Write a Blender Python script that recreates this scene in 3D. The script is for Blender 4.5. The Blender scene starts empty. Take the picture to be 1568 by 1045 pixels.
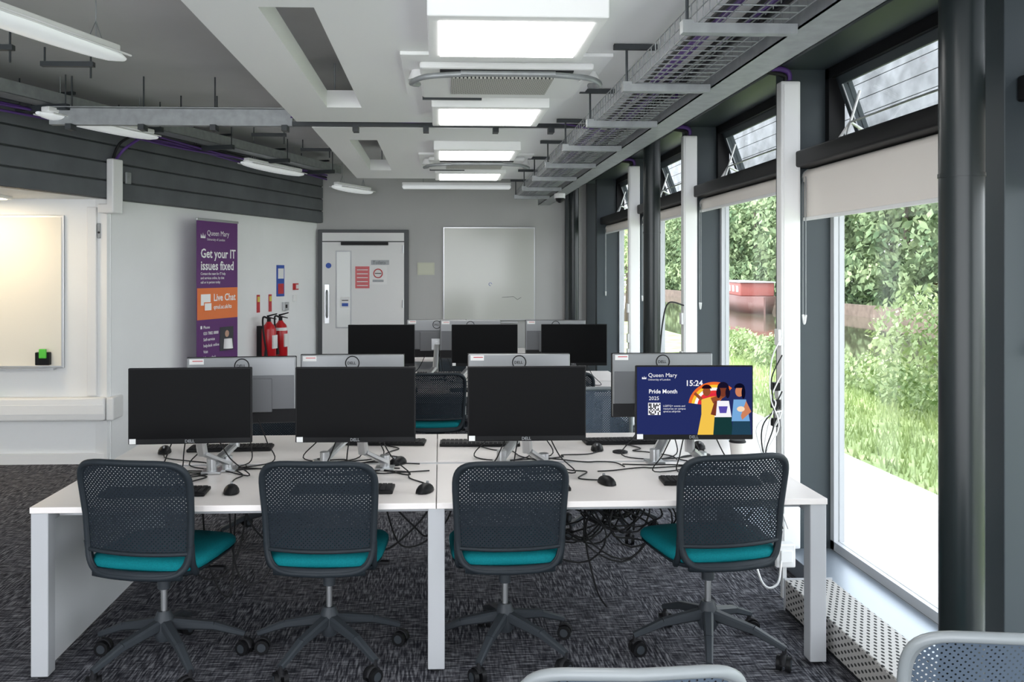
import bpy, bmesh, math, random
from mathutils import Matrix, Vector
random.seed(7)
PI=math.pi
sc=bpy.context.scene
try:
    sc.view_settings.view_transform='Standard'
    sc.view_settings.look='None'
    sc.view_settings.exposure=0.0
except Exception as e: print(e)

# ---------------- materials ----------------
def mat(name,col,rough=0.5,metal=0.0,var=0.0,scale=8.0,bump=0.0,emis=0.0,spec=None,coat=0.0):
    m=bpy.data.materials.new(name); m.use_nodes=True
    nt=m.node_tree; b=nt.nodes['Principled BSDF']
    c=(col[0],col[1],col[2],1)
    b.inputs['Base Color'].default_value=c
    b.inputs['Roughness'].default_value=rough
    b.inputs['Metallic'].default_value=metal
    if coat: b.inputs['Coat Weight'].default_value=coat
    if spec is not None: b.inputs['Specular IOR Level'].default_value=spec
    if emis>0:
        b.inputs['Emission Color'].default_value=c
        b.inputs['Emission Strength'].default_value=emis
    if var>0 or bump>0:
        tc=nt.nodes.new('ShaderNodeTexCoord'); n=nt.nodes.new('ShaderNodeTexNoise')
        n.inputs['Scale'].default_value=scale; n.inputs['Detail'].default_value=5
        nt.links.new(tc.outputs['Object'],n.inputs['Vector'])
        if var>0:
            r=nt.nodes.new('ShaderNodeValToRGB')
            r.color_ramp.elements[0].position=.3; r.color_ramp.elements[1].position=.7
            r.color_ramp.elements[0].color=tuple(max(0,x*(1-var)) for x in col)+(1,)
            r.color_ramp.elements[1].color=tuple(min(1,x*(1+var)) for x in col)+(1,)
            nt.links.new(n.outputs['Fac'],r.inputs['Fac']); nt.links.new(r.outputs['Color'],b.inputs['Base Color'])
        if bump>0:
            bp=nt.nodes.new('ShaderNodeBump'); bp.inputs['Strength'].default_value=bump; bp.inputs['Distance'].default_value=.01
            nt.links.new(n.outputs['Fac'],bp.inputs['Height']); nt.links.new(bp.outputs['Normal'],b.inputs['Normal'])
    return m

def emit(name,col,st=1.0):
    m=bpy.data.materials.new(name); m.use_nodes=True; nt=m.node_tree
    nt.nodes.clear()
    e=nt.nodes.new('ShaderNodeEmission'); o=nt.nodes.new('ShaderNodeOutputMaterial')
    e.inputs['Color'].default_value=(*col,1); e.inputs['Strength'].default_value=st
    nt.links.new(e.outputs[0],o.inputs[0]); return m

def perforated(name,col,cell,rad,axes=(0,2),rough=.45,slot=1.0,see=True,spec=.3,hole=(.05,.05,.05)):
    m=mat(name,col,rough,spec=spec); nt=m.node_tree; b=nt.nodes['Principled BSDF']; out=nt.nodes['Material Output']
    tc=nt.nodes.new('ShaderNodeTexCoord'); sp=nt.nodes.new('ShaderNodeSeparateXYZ')
    nt.links.new(tc.outputs['Object'],sp.inputs[0])
    cb=nt.nodes.new('ShaderNodeCombineXYZ')
    nt.links.new(sp.outputs[axes[0]],cb.inputs[0]); nt.links.new(sp.outputs[axes[1]],cb.inputs[1])
    ds=[]
    for off in (0,.5):
        a=nt.nodes.new('ShaderNodeVectorMath'); a.operation='MULTIPLY_ADD'
        nt.links.new(cb.outputs[0],a.inputs[0]); a.inputs[1].default_value=(1/(cell*slot),1/cell,0); a.inputs[2].default_value=(off,off,0)
        f=nt.nodes.new('ShaderNodeVectorMath'); f.operation='FRACTION'; nt.links.new(a.outputs[0],f.inputs[0])
        s=nt.nodes.new('ShaderNodeVectorMath'); s.operation='SUBTRACT'; nt.links.new(f.outputs[0],s.inputs[0]); s.inputs[1].default_value=(.5,.5,0)
        l=nt.nodes.new('ShaderNodeVectorMath'); l.operation='LENGTH'; nt.links.new(s.outputs[0],l.inputs[0]); ds.append(l)
    mn=nt.nodes.new('ShaderNodeMath'); mn.operation='MINIMUM'
    nt.links.new(ds[0].outputs['Value'],mn.inputs[0]); nt.links.new(ds[1].outputs['Value'],mn.inputs[1])
    lt=nt.nodes.new('ShaderNodeMath'); lt.operation='LESS_THAN'; nt.links.new(mn.outputs[0],lt.inputs[0]); lt.inputs[1].default_value=rad
    mx=nt.nodes.new('ShaderNodeMixShader'); nt.links.new(lt.outputs[0],mx.inputs[0]); nt.links.new(b.outputs[0],mx.inputs[1])
    if see: t=nt.nodes.new('ShaderNodeBsdfTransparent')
    else:
        t=nt.nodes.new('ShaderNodeBsdfDiffuse'); t.inputs[0].default_value=(*hole,1)
    nt.links.new(t.outputs[0],mx.inputs[2]); nt.links.new(mx.outputs[0],out.inputs[0])
    return m

def glass_mat():
    m=bpy.data.materials.new('window_glass'); m.use_nodes=True; nt=m.node_tree; nt.nodes.clear()
    t=nt.nodes.new('ShaderNodeBsdfTransparent'); g=nt.nodes.new('ShaderNodeBsdfGlossy'); g.inputs['Roughness'].default_value=.02
    t.inputs[0].default_value=(.97,.98,.98,1)
    mx=nt.nodes.new('ShaderNodeMixShader'); mx.inputs[0].default_value=.06; o=nt.nodes.new('ShaderNodeOutputMaterial')
    nt.links.new(t.outputs[0],mx.inputs[1]); nt.links.new(g.outputs[0],mx.inputs[2]); nt.links.new(mx.outputs[0],o.inputs[0]); return m

def carpet_mat():
    m=mat('carpet',(.1,.1,.1),.95,spec=.1); nt=m.node_tree; b=nt.nodes['Principled BSDF']
    tc=nt.nodes.new('ShaderNodeTexCoord'); outs=[]
    for s in ((12,115,1),(115,12,1)):
        mp=nt.nodes.new('ShaderNodeMapping'); mp.inputs['Scale'].default_value=s
        nt.links.new(tc.outputs['Object'],mp.inputs[0])
        n=nt.nodes.new('ShaderNodeTexNoise'); n.inputs['Scale'].default_value=1; n.inputs['Detail'].default_value=3
        nt.links.new(mp.outputs[0],n.inputs['Vector']); outs.append(n)
    ck=nt.nodes.new('ShaderNodeTexChecker'); ck.inputs['Scale'].default_value=2.0
    ck.inputs[1].default_value=(.32,.32,.32,1); ck.inputs[2].default_value=(.68,.68,.68,1)
    nt.links.new(tc.outputs['Object'],ck.inputs[0])
    mx=nt.nodes.new('ShaderNodeMix'); mx.data_type='FLOAT'
    nt.links.new(ck.outputs['Color'],mx.inputs[0]); nt.links.new(outs[0].outputs['Fac'],mx.inputs[2]); nt.links.new(outs[1].outputs['Fac'],mx.inputs[3])
    r=nt.nodes.new('ShaderNodeValToRGB'); e=r.color_ramp.elements
    e[0].position=.40; e[0].color=(.020,.020,.026,1); e[1].position=.64; e[1].color=(.27,.27,.29,1)
    k=e.new(.5); k.color=(.070,.070,.082,1)
    nt.links.new(mx.outputs[0],r.inputs[0]); nt.links.new(r.outputs[0],b.inputs['Base Color'])
    bp=nt.nodes.new('ShaderNodeBump'); bp.inputs['Strength'].default_value=.4; bp.inputs['Distance'].default_value=.004
    nt.links.new(mx.outputs[0],bp.inputs['Height']); nt.links.new(bp.outputs[0],b.inputs['Normal'])
    return m

def leaf_mat(name,c1,c2,sc_=3.0):
    m=mat(name,c1,.8,spec=.1); nt=m.node_tree; b=nt.nodes['Principled BSDF']
    tc=nt.nodes.new('ShaderNodeTexCoord'); n=nt.nodes.new('ShaderNodeTexNoise'); n.inputs['Scale'].default_value=sc_; n.inputs['Detail'].default_value=6
    nt.links.new(tc.outputs['Object'],n.inputs['Vector'])
    r=nt.nodes.new('ShaderNodeValToRGB'); r.color_ramp.elements[0].position=.35; r.color_ramp.elements[1].position=.65
    r.color_ramp.elements[0].color=(*c1,1); r.color_ramp.elements[1].color=(*c2,1)
    nt.links.new(n.outputs['Fac'],r.inputs[0]); nt.links.new(r.outputs[0],b.inputs['Base Color'])
    return m

M_wallg=mat('back_wall_grey',(.44,.44,.43),.85,var=.03,scale=2)
M_wallw=mat('wall_white',(.86,.87,.87),.8,var=.02,scale=2)
M_slab=mat('slab_ceiling',(.50,.50,.49),.9,var=.06,scale=1.5)
M_raft=mat('raft_white',(.90,.90,.89),.8)
M_dark=mat('dark_panel',(.030,.036,.040),.5,var=.08,scale=3)
M_fin=mat('dark_green_grey',(.045,.057,.064),.42,spec=.3)
M_clad=mat('cladding_grey',(.115,.123,.132),.6,var=.12,scale=4,spec=.3)
M_black=mat('black_plastic',(.009,.009,.010),.45,spec=.18)
M_blk2=mat('soft_black',(.014,.014,.016),.6,spec=.25)
M_scr=mat('screen_off',(.0055,.0055,.006),.45,spec=.06)
M_silver=mat('monitor_silver',(.30,.31,.32),.4,.4)
M_silvd=mat('monitor_back_grey',(.15,.155,.165),.45,.3)
M_alu=mat('aluminium',(.55,.56,.57),.32,.9)
M_galv=mat('galvanised_steel',(.30,.315,.32),.5,.5,var=.12,scale=18)
M_white=mat('white_plastic',(.84,.84,.83),.4)
M_pipe=mat('pipe_paint',(.012,.017,.018),.30,spec=.4)
M_desk=mat('desk_top_white',(.86,.81,.785),.3)
M_leg=mat('desk_leg_grey',(.48,.49,.51),.4)
M_deskunder=mat('desk_side_panel',(.72,.73,.75),.5)
M_chair=mat('chair_frame',(.019,.025,.031),.5,spec=.22)
M_chairL=mat('chair_frame_sheen',(.24,.26,.27),.35)  # paler copy of the chair frame, reflected light put into its colour
M_base=mat('chair_base',(.036,.042,.049),.45,spec=.3)
M_perf=perforated('chair_mesh',(.016,.022,.029),.0165,.11,rough=.6,spec=.12)
M_perfL=perforated('chair_mesh_light',(.08,.105,.14),.016,.14,spec=.2)
M_teal=mat('teal_fabric',(.0,.155,.180),.85,var=.15,scale=200,bump=.1,spec=.2)
M_purple=mat('banner_purple',(.105,.018,.145),.5)
M_orange=mat('banner_orange',(.80,.19,.045),.5)
M_txt=mat('text_white',(.9,.9,.9),.6)
M_red=mat('red_paint',(.50,.012,.018),.3)
M_blue=mat('blue_sign',(.02,.08,.4),.5)
M_paper=mat('paper',(.8,.8,.79),.8)
M_wbback=mat('whiteboard_surface_grey',(.54,.55,.51),.12)
M_wbw=mat('whiteboard_surface_warm',(.86,.82,.72),.2)
M_door=mat('door_white',(.74,.74,.73),.5)
M_doorf=mat('door_frame',(.06,.065,.07),.5)
M_cable=mat('cable_black',(.012,.012,.013),.5,spec=.3)
M_pcable=mat('cable_purple',(.09,.035,.20),.5)
M_blind=mat('blind_fabric',(.84,.79,.73),.8)
M_gl=glass_mat()
M_panel=emit('led_panel',(1,.99,.97),10.0)
M_diff=mat('luminaire_diffuser',(.84,.87,.88),.3,emis=.3)
M_heater=perforated('heater_perforated',(.46,.44,.42),.030,.19,axes=(1,0),slot=2.0,see=False,hole=(.06,.06,.06))
M_heatS=perforated('heater_perforated_side',(.46,.44,.42),.030,.19,axes=(1,2),slot=2.0,see=False,hole=(.06,.06,.06))
M_sill=mat('sill_metal',(.30,.34,.39),.35,.5)
M_green=mat('green_plastic',(.10,.62,.05),.4)
M_grille=perforated('ac_grille',(.55,.54,.50),.02,.2,axes=(0,1),see=False)
M_kraft=mat('cup_paper',(.75,.72,.68),.7)
M_carpet=carpet_mat()

# ---------------- mesh builder ----------------
class MB:
    def __init__(s): s.v=[];s.f=[];s.mi=[];s.sm=[];s.mats=[];s.M=Matrix.Identity(4)
    def add(s,vs,fs,m,smooth=False):
        o=len(s.v)
        for v in vs: s.v.append(s.M@Vector(v))
        if m not in s.mats: s.mats.append(m)
        k=s.mats.index(m)
        for f in fs: s.f.append([i+o for i in f]); s.mi.append(k); s.sm.append(smooth)
    def box(s,x0,x1,y0,y1,z0,z1,m,bev=0,seg=2):
        if bev<=0:
            vs=[(x,y,z) for x in (x0,x1) for y in (y0,y1) for z in (z0,z1)]
            s.add(vs,[(0,1,3,2),(4,6,7,5),(0,4,5,1),(2,3,7,6),(0,2,6,4),(1,5,7,3)],m)
        else:
            bm=bmesh.new(); bmesh.ops.create_cube(bm,size=1)
            for v in bm.verts: v.co=Vector(((x0+x1)/2+v.co.x*(x1-x0),(y0+y1)/2+v.co.y*(y1-y0),(z0+z1)/2+v.co.z*(z1-z0)))
            bmesh.ops.bevel(bm,geom=bm.edges[:],offset=bev,segments=seg,affect='EDGES',profile=.5)
            bm.verts.ensure_lookup_table()
            s.add([v.co[:] for v in bm.verts],[[v.index for v in f.verts] for f in bm.faces],m,True if seg>2 else False); bm.free()
    def rings(s,rings,m,smooth=True,closed=False,caps=True):
        n=len(rings[0]); vs=[p for r in rings for p in r]; fs=[]
        R=len(rings)
        for i in range(R if closed else R-1):
            a=i*n; b=((i+1)%R)*n
            for j in range(n): k=(j+1)%n; fs.append((a+j,a+k,b+k,b+j))
        s.add(vs,fs,m,smooth)
        if caps and not closed:
            s.add(rings[0],[list(range(n))[::-1]],m); s.add(rings[-1],[list(range(n))],m)
    def tube(s,pts,r,m,n=8,closed=False,sy=1.0,caps=True):
        P=[Vector(p) for p in pts]; rg=[]; N=len(P); up=None
        for i,p in enumerate(P):
            if closed: t=P[(i+1)%N]-P[i-1]
            else: t=(P[min(i+1,N-1)]-P[max(i-1,0)])
            if t.length<1e-9: t=Vector((0,0,1))
            t.normalize()
            if up is None:
                up=Vector((0,0,1)) if abs(t.z)<.9 else Vector((0,1,0))
            a=up-t*up.dot(t)
            if a.length<1e-4: a=Vector((1,0,0))-t*t.x
            a.normalize(); up=a; b=t.cross(a)
            rr=r[i] if isinstance(r,(list,tuple)) else r
            rg.append([p+a*math.cos(2*PI*k/n)*rr*sy+b*math.sin(2*PI*k/n)*rr for k in range(n)])
        s.rings(rg,m,True,closed,caps)
    def cyl(s,p0,p1,r,m,n=20,r1=None):
        s.tube([p0,p1],[r,r if r1 is None else r1],m,n)
    def beam(s,p0,p1,w0,h0,w1,h1,m):
        p0=Vector(p0);p1=Vector(p1); d=(p1-p0).normalized(); sd=d.cross(Vector((0,0,1)))
        if sd.length<1e-3: sd=Vector((1,0,0))
        sd.normalize(); u=sd.cross(d)
        rg=[]
        for p,w,h in ((p0,w0,h0),(p1,w1,h1)):
            rg.append([p+sd*w/2*a+u*h/2*b for a,b in ((-1,-.6),(-.6,-1),(.6,-1),(1,-.6),(1,.6),(.6,1),(-.6,1),(-1,.6))])
        s.rings(rg,m,False)
    def text(s,body,size,m,mtx,align='LEFT',bold=0.0):
        cu=bpy.data.curves.new('t','FONT'); cu.body=body; cu.size=size; cu.align_x=align; cu.offset=bold*size; cu.resolution_u=2
        ob=bpy.data.objects.new('t',cu); bpy.context.collection.objects.link(ob)
        dg=bpy.context.evaluated_depsgraph_get(); me=bpy.data.meshes.new_from_object(ob.evaluated_get(dg))
        s.add([mtx@v.co for v in me.vertices],[list(p.vertices) for p in me.polygons],m)
        bpy.data.objects.remove(ob); bpy.data.curves.remove(cu); bpy.data.meshes.remove(me)
    def mesh(s,name):
        me=bpy.data.meshes.new(name); me.from_pydata([v[:] for v in s.v],[],s.f)
        for m in s.mats: me.materials.append(m)
        me.polygons.foreach_set('material_index',s.mi); me.polygons.foreach_set('use_smooth',s.sm); me.update(); return me
    def build(s,name,loc=(0,0,0),rz=0):
        return place(s.mesh(name),name,loc,rz)
def place(me,name,loc=(0,0,0),rz=0,scale=1):
    ob=bpy.data.objects.new(name,me); bpy.context.collection.objects.link(ob)
    ob.location=loc; ob.rotation_euler=(0,0,math.radians(rz)); ob.scale=(scale,)*3; return ob
def T(x,y,z): return Matrix.Translation((x,y,z))
RX=Matrix.Rotation(PI/2,4,'X')   # text upright facing -Y
def superell(n,ax,ay,e=5,c=(0,0)):
    out=[]
    for i in range(n):
        t=2*PI*i/n; ct,st=math.cos(t),math.sin(t)
        out.append((c[0]+ax*math.copysign(abs(ct)**(2/e),ct),c[1]+ay*math.copysign(abs(st)**(2/e),st)))
    return out
def catmull(pts,k=6):
    P=[Vector(p) for p in pts]; P=[P[0]]+P+[P[-1]]; o=[]
    for i in range(1,len(P)-2):
        for j in range(k):
            t=j/k; a,b,c,d=P[i-1],P[i],P[i+1],P[i+2]
            o.append(.5*((2*b)+(c-a)*t+(2*a-5*b+4*c-d)*t*t+(3*b-a-3*c+d)*t**3))
    o.append(P[-2]); return o
def crown(b,x,y,z,s,m):
    for dx,h in ((-.5,.8),(0,1.0),(.5,.8)):
        b.add([(x+dx*s-.22*s,y,z+.25*s),(x+dx*s+.22*s,y,z+.25*s),(x+dx*s*1.25,y,z+h*s)],[(0,1,2)],m)
    b.add([(x-.7*s,y,z),(x+.7*s,y,z),(x+.75*s,y,z+.3*s),(x-.75*s,y,z+.3*s)],[(0,1,2,3)],m)

CEIL=3.05
# ---------------- room shell ----------------
b=MB(); b.box(-5.3,2.35,-2.0,11.6,-.1,0,M_carpet); b.build('floor')
b=MB(); b.box(-5.3,1.5,-2.0,11.6,CEIL,CEIL+.15,M_slab); b.box(1.5,2.4,-2,11.6,CEIL,CEIL+.15,M_dark); b.build('ceiling')
b=MB(); b.box(-2.4,2.35,11.48,11.6,0,CEIL,M_wallg); b.box(1.62,1.75,11.40,11.48,0,CEIL,M_dark); b.box(1.9,2.3,11.42,11.48,0,CEIL,M_dark); b.build('wall_back')
b=MB(); b.box(-.39,1.6,11.46,11.479,0,.1,M_dark); b.build('baseboard_back')
b=MB(); b.box(-5.3,-2.85,7.83,7.95,0,2.4,M_wallw); b.build('wall_alcove')
b=MB(); b.box(-5.42,-5.3,-2,7.95,0,CEIL,M_wallw); b.build('wall_far_left')
ANG=-19.3; C=(-1.57,11.5,0)
b=MB(); b.box(-.12,0,-3.93,0,0,CEIL,M_wallw); b.build('wall_left',C,ANG)
b=MB()
for i in range(5):
    z0=2.28+i*.155; b.box(0.0,.09,-9.5,-.03,z0+.008,z0+.15,M_clad,.006)
b.box(.0,.07,-9.5,-.03,2.285,CEIL-.002,M_dark)
b.box(-2.2,-.001,-9.5,-3.4,2.29,2.33,M_wallw)
b.build('trim_cladding_bulkhead',C,ANG)
b=MB(); b.box(-5.28,-2.86,7.80,7.83,0,.09,M_white); b.build('baseboard_alcove')

# ceiling rafts
def raft(name,x0,x1,y0,y1,sy0,sy1,z=2.71,t=.11):
    b=MB()
    b.box(x0,-.72,y0,y1,z,z+t,M_raft); b.box(-.50,x1,y0,y1,z,z+t,M_raft)
    b.box(-.72,-.50,y0,sy0,z,z+t,M_raft); b.box(-.72,-.50,sy1,y1,z,z+t,M_raft)
    for x in (x0+.3,.2,x1-.2):
        for y in (max(y0,1)+.3,y1-.3): b.cyl((x,y,z+t),(x,y,CEIL),.006,M_galv,6)
    b.build(name)
raft('ceiling_raft',-1.0,1.3,-1.5,6.25,3.55,5.7)
raft('ceiling_raft',-.93,1.3,6.5,10.0,7.1,9.2)
# light panels
for y in (3.45,5.32,7.17,8.85,1.4,-.6):
    b=MB(); b.box(-.05,.65,y-.07,y+.62,2.635,2.709,M_raft,.006)
    b.box(0,.6,y,y+.55,2.63,2.6349,M_panel); b.build('ceiling_light_panel')
# AC cassettes
def ac(y):
    b=MB(); b.box(-.19,.83,y,y+.95,2.69,2.709,M_raft,.004)
    b.box(-.10,.76,y+.12,y+.86,2.655,2.69,M_white,.012)
    b.box(.06,.58,y+.3,y+.7,2.645,2.655,M_grille)
    b.box(.0,.66,y+.14,y+.19,2.648,2.656,M_blk2); 
    for sx in (-1,1):
        cx=.33+sx*.44
        b.cyl((cx,y+.33,2.64),(cx,y+.33,2.69),.055,M_white,20,.035)
        b.tube(catmull([(cx,y+.33,2.62),(cx+sx*.03,y+.2,2.60),(cx-sx*.05,y+.1,2.61),(.33+sx*.15,y+.07,2.62)],6),.014,M_galv,8)
    b.tube([(.1,y+.07,2.62),(.56,y+.07,2.62)],.014,M_galv,8)
    b.box(-.1,.24,y+.88,y+.9,2.65,2.67,M_dark)
    b.build('air_conditioning_cassette')
ac(4.22); ac(7.80)
# pendant strip lights
def strip(p0,p1,z,name='pendant_strip_light'):
    p0=Vector((*p0,z));p1=Vector((*p1,z)); L=(p1-p0).length; d=(p1-p0).normalized(); ang=math.degrees(math.atan2(d.y,d.x))
    b=MB(); rg=[]
    for i in range(17):
        t=i/16; e=math.sin(PI*min(max((t),.0),1))**.25 if 0<t<1 else .15
        w=.09*max(e,.25); x=t*L
        rg.append([(x,w*math.cos(a),(.028 if math.sin(a)>0 else .042)*max(e,.3)*math.sin(a)) for a in [2*PI*k/16 for k in range(16)]])
    b.rings(rg,M_diff); b.box(.06,L-.06,-.035,.035,.02,.055,M_white,.008)
    for sy in (-1,1): b.tube([(.05,sy*.086,.0),(L-.05,sy*.086,.0)],.006,M_white,6)
    for x in (.2,L-.2):
        b.cyl((x,0,.05),(x,0,CEIL-z),.003,M_galv,6); b.tube([(x-.05,0,.05),(x,0,.14),(x+.05,0,.05)],.003,M_galv,5)
    b.build(name,p0,ang)
strip((-1.62,4.62),(-2.05,3.35),2.75)
strip((-2.32,7.38),(-2.77,6.25),2.76)
strip((-1.55,10.1),(-1.98,9.0),2.76)
strip((-.86,11.2),(-1.24,10.4),2.66)
b=MB(); b.box(-.45,.85,10.6,10.72,2.655,2.70,M_diff,.02,3); b.box(-.45,.85,10.63,10.69,2.70,2.73,M_white)
for x in (-.2,.6): b.cyl((x,10.66,2.73),(x,10.66,CEIL),.004,M_galv,6)
b.build('linear_ceiling_light')

# wall left tray with purple cables
b=MB()
b.box(.46,.62,-8.5,-.6,2.84,2.845,M_galv); b.box(.46,.463,-8.5,-.6,2.84,2.90,M_galv); b.box(.617,.62,-8.5,-.6,2.84,2.93,M_galv)
for i in range(8):
    y=-1-i*1.05
    b.box(.28,.72,y-.02,y+.02,2.80,2.84,M_dark); b.cyl((.70,y,2.84),(.70,y,CEIL-.003),.005,M_dark,6); b.cyl((.30,y,2.8),(.30,y,CEIL-.003),.005,M_dark,6)
    b.box(.1,.5,y+.3,y+.33,2.98,3.0,M_dark); b.cyl((.11,y+.31,2.85),(.11,y+.31,2.98),.005,M_dark,6)
for k in range(5):
    pts=[(.40-.02*k+.02*math.sin(i*1.1+k),-8.5+i*.5,2.82+.02*math.sin(i*.9+k*2)-.02*(k%2)) for i in range(17)]
    b.tube(catmull(pts,4),.010,M_pcable if k!=2 else M_cable,6)
b.build('cable_tray',C,ANG)
# cross beam between rafts
b=MB(); b.box(-2.75,-1.05,6.38,6.44,2.70,2.82,M_galv); b.box(-2.75,-1.05,6.33,6.44,2.815,2.82,M_galv)
b.box(-1.05,1.25,6.36,6.40,2.70,2.73,M_dark)
for x in (-2.6,-2.1,-1.6,-1.1,-.6,-.1,.4,.8):
    b.box(x-.02,x+.02,6.33,6.43,2.66,2.70,M_dark); b.cyl((x,6.4,2.7),(x,6.4,CEIL-.003),.006,M_dark,6)
b.tube([(-1.05,6.30,2.75),(-.2,6.30,2.72),(.7,6.30,2.75),(1.2,6.3,2.66)],.006,M_pcable,6)
b.build('suspended_steel_channel')
b=MB()
for (x,y) in ((-2.3,5.6),(-2.6,5.2),(-1.9,7.1),(-1.6,8.4),(-1.3,9.4)):
    b.box(x-.16,x+.16,y-.02,y+.02,2.93,2.96,M_dark); b.cyl((x-.14,y,2.96),(x-.14,y,CEIL),.006,M_dark,6); b.cyl((x+.14,y,2.86),(x+.14,y,CEIL),.006,M_dark,6)
b.build('ceiling_hanger_brackets')

# right basket tray + beam
FY=[-1.0,.98,2.96,4.92,6.9,8.88,10.86]
b=MB()
y0,y1=1.2,10.6
for (x,z) in ((.90,2.62),(.90,2.575),(.90,2.53),(.98,2.53),(1.06,2.53),(1.14,2.53),(1.2,2.53),(1.2,2.575),(1.2,2.62)):
    b.tube([(x,y0,z),(x,y1,z)],.0035,M_galv,4)
y=y0
while y<y1:
    b.tube([(.90,y,2.62),(.90,y,2.53),(1.2,y,2.53),(1.2,y,2.62)],.003,M_galv,4); y+=.075
for k in range(7):
    pts=[(.96+.03*k+.015*math.sin(i*1.3+k),y0+i*.6,2.545+.012*(k%3)) for i in range(16)]
    b.tube(catmull(pts,3),.009,M_pcable if k%3 else M_cable,6)
for i in range(9):
    y=2.06+i
    b.box(.84,1.245,y-.02,y+.02,2.49,2.525,M_galv); b.box(.84,.88,y-.02,y+.02,2.525,2.535,M_galv)
    b.cyl((.86,y,2.5),(.86,y,2.70),.006,M_dark,6)
    b.box(.80,1.0,y-.015,y+.015,2.685,2.708,M_dark)
for y in FY[3:-1]:
    b.tube(catmull([(1.95,y-.04,2.73),(1.93,y-.05,2.78),(1.8,y-.1,2.78),(1.5,y-.2,2.72),(1.22,y-.3,2.58)],6),.016,M_pcable,8)
    b.tube(catmull([(1.93,y-.04,2.73),(1.9,y-.05,2.76),(1.7,y-.12,2.76),(1.4,y-.25,2.68),(1.18,y-.35,2.58)],6),.014,M_cable,8)
b.build('wire_basket_cable_tray')
b=MB(); b.box(1.25,1.40,-1.5,11.3,2.51,2.516,M_galv); b.box(1.395,1.40,-1.5,11.3,2.51,2.62,M_galv); b.box(1.25,1.255,-1.5,11.3,2.51,2.64,M_galv); b.box(1.25,1.40,-1.5,11.3,2.635,2.64,M_galv)
for i in range(12): b.cyl((1.35,.5+i*.95,2.64),(1.35,.5+i*.95,CEIL),.008,M_dark,6)
b.build('galvanised_trunking_beam')

# ---------------- right wall ----------------
b=MB()
for y in FY: b.box(1.93,2.27,y,y+.11,0,2.86,M_fin,.004)
b.box(1.88,2.35,-2,11.48,2.80,CEIL,M_fin,.02)
b.box(2.2,2.35,-2,11.48,0,.08,M_fin)
b.build('wall_right')
b=MB(); b.cyl((1.86,-2,2.87),(1.86,11.4,2.87),.055,M_pipe,20); b.build('trim_round_header')
b=MB(); b.box(1.93,2.2,-1,11.4,.0,.10,M_sill,.004); b.build('window_sill')
for i in range(len(FY)-1):
    a=FY[i]+.112; c=FY[i+1]-.002; X=2.2
    b=MB()
    b.box(X,X+.06,a,a+.045,.10,2.24,M_leg); b.box(X,X+.06,c-.045,c,.10,2.24,M_leg)
    b.box(X,X+.06,a,c,.101,.15,M_leg); b.box(X,X+.06,a,c,2.19,2.24,M_fin)
    b.box(X+.025,X+.032,a+.045,c-.045,.15,2.19,M_gl)
    b.box(1.97,2.27,a,c,2.24,2.33,M_black,.012,3)
    b.box(X-.03,X+.06,a,a+.05,2.33,2.80,M_black); b.box(X-.03,X+.06,c-.05,c,2.33,2.80,M_black); b.box(X-.03,X+.06,a,c,2.74,2.80,M_black)
    b.M=T(X+.02,0,2.75)@Matrix.Rotation(math.radians(-20),4,'Y')
    aa,cc=a+.08,c-.08
    b.box(-.03,.03,aa,aa+.05,-.40,0,M_fin,.004); b.box(-.03,.03,cc-.05,cc,-.40,0,M_fin,.004)
    b.box(-.03,.03,aa,cc,-.05,0,M_fin,.004); b.box(-.03,.03,aa,cc,-.40,-.35,M_fin,.004)
    b.box(-.035,-.03,aa+.05,cc-.05,-.36,-.35,M_leg); b.box(-.035,-.03,aa+.05,aa+.06,-.35,-.05,M_leg); b.box(-.035,-.03,cc-.06,cc-.05,-.35,-.05,M_leg)
    b.box(-.004,.004,aa+.05,cc-.05,-.35,-.05,M_gl)
    b.M=Matrix.Identity(4)
    for yy in (aa+.25,cc-.25):
        b.tube([(X-.09,yy-.05,2.34),(X-.04,yy,2.45),(X+.10,yy+.08,2.40)],.009,M_white,6)
        b.tube([(X-.09,yy+.07,2.34),(X-.04,yy,2.45)],.009,M_white,6)
        b.box(X-.12,X-.06,yy-.07,yy+.09,2.33,2.35,M_white)
        b.tube([(X-.04,yy,2.45),(X+.02,yy+.02,2.62)],.007,M_white,6)
    b.tube([(X-.04,aa+.25,2.45),(X-.02,(aa+cc)/2,2.46),(X-.04,cc-.25,2.45)],.006,M_alu,6)
    b.build('window_%d'%(i+1))
    drop={2:.24,1:.24,0:.24}.get(i,.06)
    b=MB(); b.cyl((2.08,a+.02,2.195),(2.08,c-.02,2.195),.042,M_blind,20)
    b.cyl((2.08,a+.001,2.195),(2.08,a+.02,2.195),.044,M_white,20); b.cyl((2.08,c-.02,2.195),(2.08,c-.001,2.195),.044,M_white,20)
    b.box(2.038,2.041,a+.03,c-.03,2.20-drop,2.2,M_blind); b.box(2.030,2.048,a+.03,c-.03,2.185-drop,2.205-drop,M_white,.004)
    for dx in (-.02,.02): b.tube([(2.03,c-.03-.02+dx,2.19),(2.03,c-.05+dx,1.42)],.0025,M_galv,5)
    b.tube(catmull([(2.03,c-.07,1.42),(2.03,c-.05,1.37),(2.03,c-.03,1.42)],4),.006,M_white,6)
    b.build('roller_blind')
for y in FY[3:-1]:
    b=MB(); b.box(1.89,2.0,y-.075,y-.001,.12,2.72,M_white,.008)
    b.box(1.905,1.985,y-.080,y-.075,.14,2.70,M_raft)
    for z in (1.25,.95,.8): b.box(1.875,1.9,y-.07,y-.01,z,z+.09,M_white,.004)
    b.build('dado_cable_trunking')
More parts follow.
